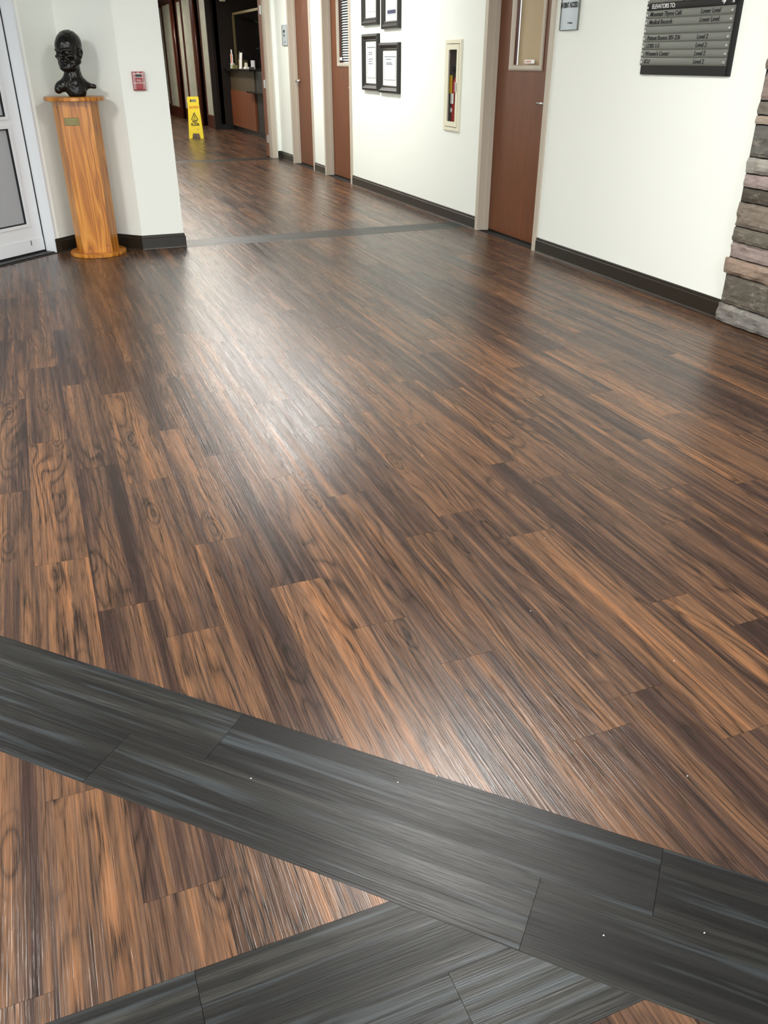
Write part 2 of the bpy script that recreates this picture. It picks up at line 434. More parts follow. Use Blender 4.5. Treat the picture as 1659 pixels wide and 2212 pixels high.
# ------------------------------------------------------------------ walls
D1 = (11.315, 12.225); D2 = (9.85, 10.765); D3 = (5.695, 6.605)      # door openings in the right wall (Y)
DH = 2.13
X1, X2 = XW, XW+.16
def wall_local(loops, thick): return plate(loops, thick)
TR = Matrix.Translation((XW, 0, 0)) @ Matrix.Rotation(-math.pi/2, 4, 'Z')    # local x -> -Y, local y -> +X
out = [(4.5, 0)]
for d_ in (D3, D2, D1): out += [(-d_[0]+.03, 0), (-d_[0]+.03, DH+.03), (-d_[1]-.03, DH+.03), (-d_[1]-.03, 0)]
out += [(-12.93, 0), (-12.93, CEIL), (4.5, CEIL)]
plate([out, R(-7.345, -7.065, .755, 1.43)], .16).xf(TR).build('wall_right', M_wall, kind='structure')
def baseboard(name, pts, thick=.012, h=.104):
    """pts: wall line polyline; board on the right-hand side of travel"""
    mb = MB()
    n = []
    for (a, b) in zip(pts, pts[1:]):
        d = Vector((b[0]-a[0], b[1]-a[1])).normalized(); n.append(Vector((d.y, -d.x)))
    def off(i, t):
        if i == 0: nn = n[0]
        elif i == len(pts)-1: nn = n[-1]
        else: nn = (n[i-1]+n[i]); nn = nn/(1+n[i-1].dot(n[i]))
        return (pts[i][0]+nn.x*t, pts[i][1]+nn.y*t)
    prof = [(0, 0), (thick+.004, 0), (thick, .008), (thick, h-.022), (thick*.55, h-.018), (thick*.5, h-.004), (0.001, h)]
    rings = [[mb.bm.verts.new((*off(i, t), z)) for t, z in prof] for i in range(len(pts))]
    for A, B in zip(rings, rings[1:]):
        for k in range(len(prof)): mb.bm.faces.new((A[k], A[(k+1) % len(prof)], B[(k+1) % len(prof)], B[k]))
    mb.bm.faces.new(rings[0]); mb.bm.faces.new(rings[-1][::-1])
    return mb.build(name, M_base, kind='structure')
e = .05
baseboard('baseboard_right', [(XW, 3.62), (XW, D3[0]-e)][::-1] if False else [(XW, D3[0]-e), (XW, 3.62)])
baseboard('baseboard_corridor', [(XW, D2[0]-e), (XW, D3[1]+e)])
baseboard('baseboard_between_doors', [(XW, D1[0]-e), (XW, D2[1]+e)])
baseboard('baseboard_far', [(3.49, 12.93), (XW, 12.93), (XW, D1[1]+e)])
# left column, the niche and the diagonal entrance wall
MB().prism([(.747, 6.812), (1.064, 6.812), (1.064, 13.2), (.9, 13.2), (.9, 8.2), (.3835, 7.42), (.3835, 7.175)], 0, CEIL).build('wall_column', M_wall, kind='structure')
MB().prism([(.118, 6.925), (.150, 6.942), (.3835, 7.175), (.3835, 7.42), (.05, 7.09)], 0, CEIL).build('wall_niche', M_wall, kind='structure')
baseboard('baseboard_left', [(.116, 6.924), (.150, 6.941), (.3835, 7.174), (.747, 6.811), (1.065, 6.811), (1.065, 13.15)])
# diagonal entrance wall carries on beyond the door, then the lobby shell
ddx, ddy = .7364, .6765
def on45(s, off=0): return (.037+ddx*s-ddy*off, 6.998+ddy*s+ddx*off)    # off>0 behind
MB().prism([on45(-1.05, -.11), on45(-1.05, .05), on45(-5.4, .05), on45(-5.4, -.11)], 0, CEIL).build('wall_left', M_wall, kind='structure')
MB().box(-4.5, -4.0, -4.5, 3.5, 0, CEIL).build('wall_west', M_wall, kind='structure')
plate([R(-4.5, 3.7, 0, CEIL), R(-3.4, 2.6, .5, 2.4)], .15).xf(Matrix.Translation((0, -4.5, 0))).build('wall_back', M_wall, kind='structure')
wb = ring_frame(-3.4, 2.6, .5, 2.4, [(0, -4.5), (0, -4.4), (.06, -4.4), (.06, -4.5)]); wb.box(-.45, -.39, -4.49, -4.41, .5, 2.4); wf = wb.build('window_1', M_alu, kind='structure')  # unseen window, added so soft sky light fills the room
MB().box(-3.34, 2.54, -4.456, -4.45, .56, 2.34).build('pane', M_glass, wf)
# ceiling with lights
ceil = MB().box(-4.6, 6.3, -4.6, 27.1, CEIL, CEIL+.1).build('ceiling', M_ceil, kind='structure')
for i, (x, y, pw, ln) in enumerate(LIGHTS):
    where = ['above the near floor band', 'behind the viewer on the right', 'behind the viewer on the left', 'left of the near band', 'just inside the corridor', 'further along the corridor', 'just beyond the far double doors', 'in the dark reception lobby', 'beside the folding panels'][i]
    t = thing('ceiling_light', 'recessed white rectangular ceiling light '+where, 'light', (x, y, CEIL-.012), 0, 'ceiling lights')
    ring_frame(-.31, .31, -ln/2-.01, ln/2+.01, [(0, 0), (0, .012), (.03, .012), (.03, 0)]).xf(Matrix(((1, 0, 0, 0), (0, 0, 1, 0), (0, 1, 0, 0), (0, 0, 0, 1)))).build('frame', M_white, t)
    MB().box(-.28, .28, -ln/2+.02, ln/2-.02, .004, .011).build('diffuser', M_diff, t)
    ld = bpy.data.lights.new('lamp', 'AREA'); ld.shape = 'RECTANGLE'; ld.size = .54; ld.size_y = ln-.06; ld.energy = pw
    ld.color = (1, .99, .955) if y < 15 else (1, .93, .82)
    lo = bpy.data.objects.new('lamp', ld); COL.objects.link(lo); lo.parent = t; lo.location = (0, 0, -.006)

# ------------------------------------------------------------------ doors in the right wall
def hm_frame(door, w_):
    """hollow-metal frame, local x 0..w_ (0 = far side), front y=0 is wall face"""
    prof = [(-.05, -.014), (0, -.014), (0, .055), (.016, .055), (.016, .086), (0, .086), (0, .165), (-.05, .165)]
    mb = MB()
    for side in (0, 1):
        X = (lambda u: u) if side == 0 else (lambda u: w_-u)
        pts = [(X(u), y) for u, y in prof]
        mb.prism(pts, 0, DH+.05)
    mb.box(0, w_, -.014, .165, DH, DH+.05); mb.box(.016, w_-.016, .055, .086, DH-.016, DH)
    mb.build('frame', M_frame, door)
def lever(parent, x, z, d):
    mb = MB().lathe([(.027, .0), (.027, -.008), (.012, -.012), (.011, -.05), (.012, -.055)], 20, axis='y', o=(x, .0, z))
    mb.tube([(x, -.045, z), (x+d*.03, -.05, z), (x+d*.115, -.047, z-.002)], [.010, .0095, .0075], 12)
    mb.xf(Matrix.Translation((0, .088, 0)))
    return mb.build('lever_handle', M_steel, parent, smooth=True, label='satin steel lever handle')
def make_door(n, yr, win=None, hand=None):
    w_ = yr[1]-yr[0]; d = setting('door_%d' % n, (XW, yr[1], 0), -math.pi/2)
    hm_frame(d, w_)
    loops = [R(.004, w_-.004, .012, DH-.004)]
    if win: loops.append(R(*win))
    lf = plate(loops, .044, .088).build('leaf', M_door, d)
    if win:
        x0, x1, z0, z1 = win
        ring_frame(x0-.028, x1+.028, z0-.028, z1+.028, [(0, .087), (0, .078), (.012, .074), (.028, .074), (.036, .092), (.036, .1), (.028, .1), (.028, .087)]).build('window_trim', M_frame, lf, label='painted metal trim round the glass')
        MB().box(x0, x1, .104, .110, z0, z1).build('pane', M_glass, lf)
        MB().box(x0+.0, x0+.085, .1025, .1035, z0+.035, z0+.065).build('sticker', M_white, lf, label='small white sticker low on the glass') if n == 2 else None
    MB().box(.0, w_, .088, .13, .0, .008).build('door_sill', M_black, d)
    lever(lf, hand[0], hand[1], hand[2])
    return d, lf
d3, l3 = make_door(3, D3, (.235, .665, 1.25, 2.0), (.84, 1.012, -1))
MB().box(.262, .64, .124, .128, 1.25, 2.0).build('roller_shade', M_shade, l3, label='tan roller shade behind the glass')
MB().box(.40, .545, .1022, .1032, 1.268, 1.293).build('sticker', M_white, l3, label='small white sticker low on the glass')
text('lettering', '954  789 2244', .016, .41, .1015, 1.274, M_orange, l3, xs=.9)
d2, l2 = make_door(2, D2, (.27, .80, 1.25, 1.99), (.86, 1.012, -1))
sm = MB().box(.285, .785, -.012, .012, -.0008, .0008).bm; bmesh.ops.rotate(sm, verts=sm.verts, cent=(0, 0, 0), matrix=Matrix.Rotation(math.radians(38), 3, 'X'))
sme = bpy.data.meshes.new('slat'); sm.to_mesh(sme); sm.free(); sme.materials.append(M_slat)
for i in range(28):
    o = bpy.data.objects.new('slat', sme); COL.objects.link(o); o.parent = l2; o.location = (0, .136, 1.262+i*.0262)
d1, l1 = make_door(1, D1, None, (.065, 1.035, 1))

# wall_end with the open double doors of the far lobby
fr = setting('door_4', (3.43, 13.0, 0), 0)
MB().box(0, .067, .0, .2, 0, 2.62).box(-2.37, -2.30, 0, .2, 0, 2.62).box(-2.3, 0, 0, .2, 2.22, 2.3).build('frame', M_frame, fr)
lfm = MB().box(-.022, .022, 0, .91, .012, 2.2); lfm.xf(Matrix.Translation((-.018, .215, 0)) @ Matrix.Rotation(math.radians(-17.5), 4, 'Z'))
lf = lfm.build('leaf', M_door, fr)
for z in (.25, .98, 1.9):
    MB().lathe([(.008, -.055), (.008, .055)], 12, o=(-.008, .204, z)).box(-.03, .0, .2, .204, z-.05, z+.05).build('hinge', M_steel, lf, label='steel door hinge')
MB().box(3.497, 3.9, 12.93, 13.2, 0, CEIL).build('wall_far', M_wall, kind='structure')
MB().box(1.064, XW, 13.02, 13.18, 2.30, CEIL).build('wall_header', M_wall, kind='structure')

# ------------------------------------------------------------------ entrance door, diagonal
ang = math.atan2(ddy, ddx)
de = setting('door_5', (.037, 6.998, 0), ang)
LW = .93
# local x runs towards the niche; leaf x from -LW to 0 ; front y=0
lp = [R(-LW, 0, .02, 2.1), R(-LW+.125, -.125, .222, .865), R(-LW+.125, -.125, .942, 1.96)]
lf = plate(lp, .044, 0).build('leaf', M_alu, de)
for z0, z1 in ((.222, .865), (.942, 1.96)):
    ring_frame(-LW+.125, -.125, z0, z1, [(0, .004), (0, .02), (.008, .02), (.008, .004)]).build('gasket', M_gasket, lf)
    ring_frame(-LW+.105, -.105, z0-.02, z1+.02, [(0, -.006), (0, 0), (.02, 0), (.02, -.006)]).build('glazing_bead', M_alu, lf)
    MB().box(-LW+.125, -.125, .018, .024, z0, z1).build('pane', M_frostglass, lf)
MB().box(-LW, -.004, -.004, 0, .022, .112).build('kick_rail', M_alu, lf)
MB().box(-.128, -.122, -.0055, -.004, .07, .105).build('lock_cylinder', M_gasket, lf)
MB().box(-.002, .008, -.002, .05, .02, 2.1).box(-LW-.01, LW*0+.008, -.002, .05, .004, .02).build('door_gap_seal', M_gasket, de)  # black strip standing for the dark gap round the leaf
fm = MB().prism([(.008, -.113), (.046, -.113), (.05, .05), (.008, .05)], 0, 2.2).prism([(-LW-.11, -.12), (-LW-.01, -.12), (-LW-.01, .05), (-LW-.11, .05)], 0, 2.2).box(-LW-.05, .03, -.05, .05, 2.11, 2.2)
fm.build('frame', M_alu, de)
MB().prism([(-LW-.02, -.115), (.0065, -.115), (.0065, .05), (-LW-.02, .05)], .001, .004).box(-LW, .006, -.09, .04, .004, .009).build('threshold', M_black, de)
# vestibule behind the entrance door
MB().prism([on45(-3.4, 1.9), on45(-3.4, 2.0), on45(1.0, 2.0), on45(1.0, 1.9)], 0, CEIL).build('wall_vestibule', M_lightgrey, kind='structure')
MB().box(-.45, .45, -.3, .3, .001, .012, .003).xf(Matrix.Translation((-.95, 7.35, 0)) @ Matrix.Rotation(ang, 4, 'Z')).build('door_mat', plain('maroon_mat', (70, 24, 22), .9, bump=.5), label='dark maroon door mat behind the glass entrance door', category='mat')
vl = bpy.data.lights.new('vestibule_daylight', 'AREA'); vl.size = 1.2; vl.energy = 26; vl.color = (.86, .93, 1)  # added fill lamp, lights the vestibule wall behind the door glass
vo = bpy.data.objects.new('vestibule_daylight', vl); COL.objects.link(vo); vo.location = (-1.3, 7.3, 2.5)
bl = bpy.data.lights.new('window_daylight', 'AREA'); bl.shape = 'RECTANGLE'; bl.size = 5.6; bl.size_y = 1.7; bl.energy = 110; bl.color = (.88, .94, 1)  # added fill lamp just inside the unseen back window
bo = bpy.data.objects.new('window_daylight', bl); COL.objects.link(bo); bo.location = (-.4, -4.3, 1.45); bo.rotation_euler = (math.radians(90), 0, 0)

# ------------------------------------------------------------------ pedestal and bust
PX_, PY_ = .413, 6.80
pd = thing('pedestal', 'honey oak pedestal with round top and base in the left niche', 'pedestal', (PX_, PY_, 0), math.radians(-6))
def disc(r, z0, z1, name):
    MB().lathe([(r-.004, z0), (r, z0+.004), (r, z1-.004), (r-.004, z1)], 64).build(name, M_oak, pd, smooth=False)
disc(.203, 0, .026, 'base'); disc(.203, 1.040, 1.066, 'top')
hx = [(-.105, -.118), (.105, -.118), (.150, -.035), (.150, .035), (.105, .118), (-.105, .118), (-.150, .035), (-.150, -.035)]
hx = [(-.104, -.118), (.104, -.118), (.152, 0), (.104, .118), (-.104, .118), (-.152, 0)]
for i in range(6):
    (x0, y0), (x1, y1) = hx[i], hx[(i+1) % 6]
    d = Vector((x1-x0, y1-y0)).normalized(); nn = Vector((-d.y, d.x))*.018
    g_ = d*.0006
    MB().prism([(x0+g_.x, y0+g_.y), (x1-g_.x, y1-g_.y), (x1-g_.x*14+nn.x-d.x*.006, y1+nn.y-d.y*.008), (x0+nn.x+d.x*.014, y0+nn.y+d.y*.014)], .026, 1.04).build('side_board', M_oak, pd)
for sx in (-.115, .075):
    MB().lathe([(.004, 0), (.004, -.002)], 12, axis='y', o=(sx, -.118 if sx > -.1 else -.095, 1.005)).build('screw_head', M_black, pd)
for sx in (.075,):
    MB().lathe([(.004, 0), (.004, -.002)], 12, axis='y', o=(sx, -.118, .075)).build('screw_head', M_black, pd)
pq = MB().box(-.085, .013, -.121, -.118, .888, .938, .001).build('plaque', M_brass, pd, label='small brass plaque with faint engraved lines')
for i in range(3): MB().box(-.07+.006*i, -.002-.01*i, -.1215, -.121, .925-i*.013, .9275-i*.013).build('engraved_line', M_gold, pq)

def surface_nets(F, o, h):
    """smooth quad surface of the zero level of the scalar grid F (negative inside)"""
    nx, ny, nz = F.shape; ins = F < 0
    acc = np.zeros((nx-1, ny-1, nz-1, 3)); cnt = np.zeros((nx-1, ny-1, nz-1))
    sl = lambda d, n: slice(d, n-1+d)
    corners = [(i, j, k) for i in (0, 1) for j in (0, 1) for k in (0, 1)]
    for c in corners:
        for ax in range(3):
            if c[ax]: continue
            d = list(c); d[ax] = 1
            A = F[sl(c[0], nx), sl(c[1], ny), sl(c[2], nz)]; B = F[sl(d[0], nx), sl(d[1], ny), sl(d[2], nz)]
            m = (A < 0) != (B < 0); t = np.where(m, A/np.where(m, A-B, 1), 0)
            for q in range(3): acc[..., q] += np.where(m, c[q]+(t if q == ax else 0), 0)
            cnt += m
    act = cnt > 0; idx = -np.ones(act.shape, int); idx[act] = np.arange(act.sum())
    I, J, K = np.nonzero(act); P = acc[act]/cnt[act][:, None]
    V = np.stack([I, J, K], 1)+P; V = V*h+np.array(o)
    faces = []
    for ax in range(3):
        A = ins.take(range(0, ins.shape[ax]-1), ax); B = ins.take(range(1, ins.shape[ax]), ax)
        X, Y, Z = np.nonzero(A != B); u, v = [(1, 2), (2, 0), (0, 1)][ax]
        P0 = np.stack([X, Y, Z], 1); fl = A[X, Y, Z]
        ok = (P0[:, u] > 0) & (P0[:, v] > 0) & (P0[:, u] < F.shape[u]-1) & (P0[:, v] < F.shape[v]-1); P0 = P0[ok]; fl = fl[ok]
        E = np.zeros(3, int); eu = E.copy(); eu[u] = 1; ev = E.copy(); ev[v] = 1
        g = lambda Q: idx[Q[:, 0], Q[:, 1], Q[:, 2]]
        q = np.stack([g(P0-eu-ev), g(P0-ev), g(P0), g(P0-eu)], 1); q[~fl] = q[~fl][:, ::-1]; faces.append(q)
    return V, np.concatenate(faces)
def bust():
    h = .0032; lo = np.array((-.17, -.16, -.012)); n = (np.array((.17, .15, .42))-lo)/h
    G = np.stack(np.meshgrid(*[lo[i]+h*np.arange(int(n[i])) for i in range(3)], indexing='ij'), -1)
    tilt = Matrix.Translation((0, 0, .17)) @ Matrix.Rotation(math.radians(-32), 4, 'Z') @ Matrix.Rotation(math.radians(5), 4, 'X') @ Matrix.Diagonal((1.05, 1.0, 1.0, 1)) @ Matrix.Translation((0, 0, -.17))
    Ti = np.array(tilt.inverted()); Q = G @ Ti[:3, :3].T + Ti[:3, 3]
    def ell(P, c, r):
        d = (P-np.array(c))/np.array(r); k = np.sqrt((d**2).sum(-1)); return (k-1)*min(r)
    def cap(P, a, b, ra, rb):
        a = np.array(a); b = np.array(b); ab = b-a; t = np.clip(((P-a) @ ab)/(ab @ ab), 0, 1)
        return np.linalg.norm(P-a-t[..., None]*ab, axis=-1)-(ra+(rb-ra)*t)
    def un(A, B, k): hh = np.clip(.5+.5*(B-A)/k, 0, 1); return B*(1-hh)+A*hh-k*hh*(1-hh)
    def cut(A, B, k): return -un(-A, B, k)
    H = ell(Q, (0, .022, .310), (.071, .092, .086))
    H = un(H, ell(Q, (0, -.020, .306), (.066, .064, .066)), .02)
    H = un(H, ell(Q, (0, -.022, .245), (.064, .062, .080)), .02)
    H = un(H, ell(Q, (0, -.036, .200), (.056, .052, .038)), .02)
    H = un(H, ell(Q, (0, -.072, .177), (.026, .019, .018)), .018)          # chin
    for s in (-1, 1):
        H = un(H, cap(Q, (s*.012, -.088, .288), (s*.048, -.068, .289), .009, .008), .010)   # brow
        H = un(H, ell(Q, (s*.046, -.056, .248), (.020, .022, .015)), .014)                # cheekbone
        H = cut(H, ell(Q, (s*.031, -.094, .269), (.019, .015, .012)), .008)               # socket
        H = un(H, ell(Q, (s*.030, -.0725, .2685), (.0135, .0135, .0125)), .003)             # eyeball
        H = un(H, cap(Q, (s*.018, -.082, .2765), (s*.042, -.076, .2755), .004, .004), .004) # upper lid
        H = un(H, cap(Q, (s*.020, -.081, .2605), (s*.040, -.075, .2620), .003, .003), .004)
        H = un(H, cap(Q, (s*.014, -.088, .232), (s*.034, -.072, .205), .006, .006), .008)   # nasolabial fold
        H = cut(H, ell(Q, (s*.050, -.072, .218), (.012, .014, .024)), .012)               # hollow cheek
        H = un(H, cap(Q, (s*.058, .000, .215), (s*.022, -.068, .180), .020, .014), .018)    # jaw line
        ear = [(.066, .004, .246), (.073, .000, .264), (.078, .012, .282), (.080, .030, .283), (.078, .038, .264), (.072, .028, .240), (.066, .012, .226)]
        for a, b in zip(ear, ear[1:]): H = un(H, cap(Q, (s*a[0], a[1], a[2]), (s*b[0], b[1], b[2]), .006, .006), .005)
        H = un(H, ell(Q, (s*.067, .018, .258), (.010, .017, .027)), .006)
        H = un(H, ell(Q, (s*.012, -.100, .2395), (.008, .009, .007)), .006)
    for a, b, ra, rb in (((0, -.086, .286), (0, -.098, .262), .008, .009), ((0, -.098, .262), (0, -.107, .245), .009, .0115)): H = un(H, cap(Q, a, b, ra, rb), .008)
    H = un(H, cap(Q, (-.016, -.090, .2215), (.016, -.090, .2215), .009, .009), .010)        # upper lip pad
    H = cut(H, cap(Q, (-.022, -.100, .2125), (.022, -.100, .2125), .0032, .0032), .004)     # mouth line
    H = un(H, cap(Q, (-.013, -.0915, .2045), (.013, -.0915, .2045), .0065, .0065), .007)
    H = cut(H, cap(Q, (-.014, -.096, .1945), (.014, -.096, .1945), .004, .004), .006)
    # hair mass with parting, slightly proud of the skull
    hair = ell(Q, (0, .030, .314), (.079, .090, .086)); hair = np.maximum(hair, -(Q[..., 1]*1.0+.032+(Q[..., 2]-.33)*.9)); hair = np.maximum(hair, -(Q[..., 2]-.245-.0*Q[..., 1]))
    H = un(H, hair+.0012*np.sin(Q[..., 0]*260+Q[..., 1]*40), .006)
    B = cap(G, (0.004, .014, .20), (0.004, .012, .09), .052, .058)
    B = un(B, cap(G, (-.030, -.010, .185), (-.004, -.046, .085), .012, .012), .014)
    B = un(B, cap(G, (.040, .0, .195), (.012, -.044, .085), .013, .012), .014)
    B = un(B, cap(G, (0, .012, .118), (-.088, .004, .062), .040, .030), .03)
    B = un(B, cap(G, (-.088, .004, .062), (-.108, .0, .042), .030, .026), .02)
    B = un(B, cap(G, (0, .012, .118), (.082, .004, .072), .040, .020), .03)
    B = un(B, cap(G, (.082, .004, .068), (.132, -.002, .060), .017, .015), .015)
    B = un(B, ell(G, (.006, -.006, .062), (.076, .054, .052)), .025)
    B = un(B, ell(G, (.010, -.014, .022), (.062, .046, .045)), .02)
    F = un(H, B, .016)
    F = np.maximum(F, -(G[..., 2]-.0001))
    V, Fc = surface_nets(F, lo, h)
    me = bpy.data.meshes.new('bust'); me.from_pydata(V.tolist(), [], Fc.tolist()); me.update()
    nr = [v.normal.copy() for v in me.vertices]
    for v, nn in zip(me.vertices, nr):
        p = v.co; n_ = noise.noise(p*60)*.0017+noise.noise(p*140)*.0009
        v.co = p+nn*n_; v.co.z = max(v.co.z, 0)
    return me
bt = link('bust', bust(), M_bronze, None, True, label='dark bronze portrait bust of a man on the oak pedestal', category='sculpture')
bt.location = (PX_+.012, PY_-.012, 1.067)

# ------------------------------------------------------------------ fire alarm pull on the column
al = thing('fire_alarm_pull', 'red fire alarm pull station with white lines on the white column', 'alarm', (.868, 6.812, 1.158), 0)
MB().box(-.043, .043, -.026, 0, -.06, .06, .004).build('housing', M_red, al)
MB().box(-.024, .024, -.034, -.026, -.052, .022, .003).build('pull_handle', M_red, al)
MB().box(-.019, .019, -.030, -.0265, .026, .043).build('finger_recess', M_black, al)
for nm, a in (('white_line', (-.038, -.035, -.05, .058)), ('white_line', (.035, .038, -.05, .058)), ('white_line', (-.028, -.0255, -.052, .058)), ('white_line', (.0255, .028, -.052, .058)),
              ('white_line', (-.038, .038, .044, .048)), ('white_line', (-.0245, .0245, .0225, .0255)), ('white_line', (-.036, -.027, -.014, -.010)), ('white_line', (.027, .036, -.014, -.010))):
    MB().box(a[0], a[1], -.0275 if a[3] > .0 else -.0272, -.026, a[2], a[3]).build(nm, M_white, al)
text('lettering', 'PULL', .014, 0, -.035, .0, M_white, al, align='CENTER'); text('lettering', 'DOWN', .014, 0, -.035, -.016, M_white, al, align='CENTER')
text('lettering', 'FIRE', .010, 0, -.0275, .0495, M_white, al, align='CENTER')

# ------------------------------------------------------------------ wall things on the right wall: local x = towards viewer's right (-Y), y into wall, front is -y
RZ = -math.pi/2
def wl(name, label, cat, y, z=0, group=None): return thing(name, label, cat, (XW, y, z), RZ, group)
# fire extinguisher cabinet
fx = wl('extinguisher_cabinet', 'cream recessed fire extinguisher cabinet with narrow glass on the right wall', 'cabinet', 7.205, 1.0925)
ring_frame(-.155, .155, -.352, .352, [(0, 0), (.006, -.014), (.032, -.014), (.032, 0), (.032, .02), (.014, .02)]).build('trim', M_cream, fx)
dr = ring_frame(-.118, .118, -.315, .315, [(0, -.006), (0, -.016), (.040, -.016), (.040, -.006)]).build('door', M_cream, fx)
MB().box(-.078, .078, -.010, -.007, -.275, .275).build('pane', M_glass, dr)
MB().box(.082, .094, -.026, -.016, -.04, .03, .002).build('pull', M_steel, dr, label='small chrome pull on the cabinet door')
tb = MB().box(-.135, -.131, .01, .15, -.32, .32).box(.131, .135, .01, .15, -.32, .32).box(-.135, .135, .146, .15, -.32, .32).box(-.135, .135, .01, .15, -.324, -.32).box(-.135, .135, .01, .15, .32, .324)
tb.build('tub', plain('cabinet_liner', (110, 96, 90), .5), fx)
ex = thing('fire_extinguisher', 'red fire extinguisher with yellow tag inside the cream wall cabinet', 'extinguisher', (XW+.075, 7.205+.052, 1.0925-.318), RZ)
MB().lathe([(.05, 0), (.055, .01), (.055, .33), (.05, .365), (.03, .39), (.016, .40), (.016, .42)], 32).build('cylinder', M_exred, ex, smooth=True)
MB().box(-.012, .012, -.05, .03, .42, .45).box(-.008, .008, -.075, -.02, .455, .463).build('valve', M_black, ex)
MB().tube([(.02, 0, .44), (.055, 0, .42), (.066, 0, .30), (.062, 0, .12)], .008, 8).build('hose', M_black, ex, smooth=True)
MB().box(-.055, -.002, -.062, -.058, .26, .40, .002).build('yellow_tag', M_ytag, ex, label='yellow inspection tag')
MB().box(-.03, .03, -.0585, -.0565, .18, .26).build('white_label', M_white, ex, label='white instruction label')
MB().lathe([(.018, -.0575), (.018, -.0590)], 20, axis='y', o=(-.005, 0, .13)).build('round_label', M_white, ex, label='round white label')
# picture frames
PROF = [(0, 0), (0, -.022), (.006, -.034), (.022, -.038), (.034, -.030), (.050, -.018), (.058, -.020), (.064, -.018), (.068, -.010), (.068, 0)]
def picture(y1, y0, z0, z1, label, kind):
    t = wl('picture_frame', label, 'picture frame', (y0+y1)/2, (z0+z1)/2, 'framed certificates on the right wall')
    hw, hh = (y1-y0)/2, (z1-z0)/2; m = .068
    ring_frame(-hw, hw, -hh, hh, PROF).build('frame', M_pframe, t)
    MB().box(-hw+m-.004, hw-m+.004, -.008, -.002, -hh+m-.004, hh-m+.004).build('mat_board', M_mat, t)
    iw, ih = hw-m-.045, hh-m-.05
    pp = MB().box(-iw, iw, -.0095, -.008, -ih, ih).build('certificate', M_paper, t)
    ring_frame(-iw, iw, -ih, ih, [(0, -.0105), (0, -.0095), (.003, -.0095), (.003, -.0105)]).build('border_line', M_lineink, pp)
    MB().box(-iw, iw, -.0107, -.0095, ih-.008, ih).build('heading_line', M_lineink, pp)
    ys = [.62, .5, .2, .05, -.1] if kind == 0 else [.7, .4, .28]
    for i, f in enumerate(ys): MB().box(-iw*.7, iw*(.2+.25*((i*7) % 3)/2), -.0103, -.0095, ih*f, ih*f+.008).build('printed_line', M_lineink, pp)
    if kind == 2: MB().box(-iw+.008, iw-.008, -.0103, -.0095, -ih+.008, -ih+.04).build('blue_strip', M_blueink, pp)
    MB().box(-hw+m, hw-m, -.0125, -.0115, -hh+m, hh-m).build('pane', M_glass, t)
picture(9.385, 8.925, 1.005, 1.525, 'carved black frame with tall certificate, lower left of the four', 0)
picture(8.895, 8.375, .995, 1.440, 'carved black frame with wider certificate, lower right of the four', 1)
picture(9.385, 8.925, 1.600, 2.12, 'carved black frame cut by the picture top, upper left of the four', 0)
picture(8.825, 8.375, 1.555, 2.07, 'carved black frame with blue-edged certificate, upper right of the four', 2)
# directory board
dx = wl('directory_sign', 'grey and black wall directory with ELEVATORS TO heading beside the stone', 'sign', 4.262, 1.217)
MB().box(-.372, .376, -.010, 0, 0, .62).build('back_panel', M_signblack, dx)
MB().box(-.372, .35, -.014, -.010, 0, .047).build('black_foot', M_signblack, dx)
def row(z, h, mat, nm):
    x0, x1 = -.382, .342; mb = MB(); n = 6; A = []
    for i in range(n+1):
        t = i/n; zz = z+.0007+(h-.0014)*t; yy = -.0135-.003*math.sin(math.pi*t)**.6
        A.append((yy, zz))
    prof = A+[(-.010, z+h-.0012), (-.010, z+.0012)]
    a = [mb.bm.verts.new((x0, y, zz)) for y, zz in prof]; b = [mb.bm.verts.new((x1, y, zz)) for y, zz in prof]
    k = len(prof); mb.bm.faces.new(a); mb.bm.faces.new(b[::-1])
    for i in range(k): mb.bm.faces.new((a[i], a[(i+1) % k], b[(i+1) % k], b[i]))
    o = mb.build(nm, mat, dx)
    for x in (x0+.012, x1-.016):
        MB().box(x-.008, x+.006, -.0215, -.014, z+h*.25, z+h*.62, .002).build('clip', M_steel, o)
    return o
rows = [('Mountain Thyme Caf\u00e9', 'Lower Level'), ('Medical Records', 'Lower Level'), ('', ''), ('Patient Rooms 201-226', 'Level 2'), ('LDRS 1-5', 'Level 2'), ("Women's Center", 'Level 2'), ('ICU', 'Level 2')]
RH = .0396; z = .047
for a, b in rows[::-1]:
    o = row(z, RH, M_rowgrey, 'sign_row')
    if a:
        text('lettering', a, .031, -.343, -.0172, z+.011, M_ink, o, xs=.98, shear=.12, bold=.0003)
        text('lettering', b, .031, .085, -.0172, z+.011, M_ink, o, xs=.98, shear=.12, bold=.0003)
    z += RH
o = row(z, .036, M_signblack, 'heading_row')
text('lettering', 'ELEVATORS TO:', .031, -.335, -.0172, z+.009, M_white, o, xs=.92)
text('lettering', '\u2192', .036, .235, -.0172, z+.008, M_white, o, bold=.001)
z += .036
for i in range(4):
    o = row(z, RH, M_rowgrey, 'sign_row'); z += RH
MB().box(-.068, -.066, -.0196, -.0135, .047+7*RH+.036, z).build('joint', M_black, dx)
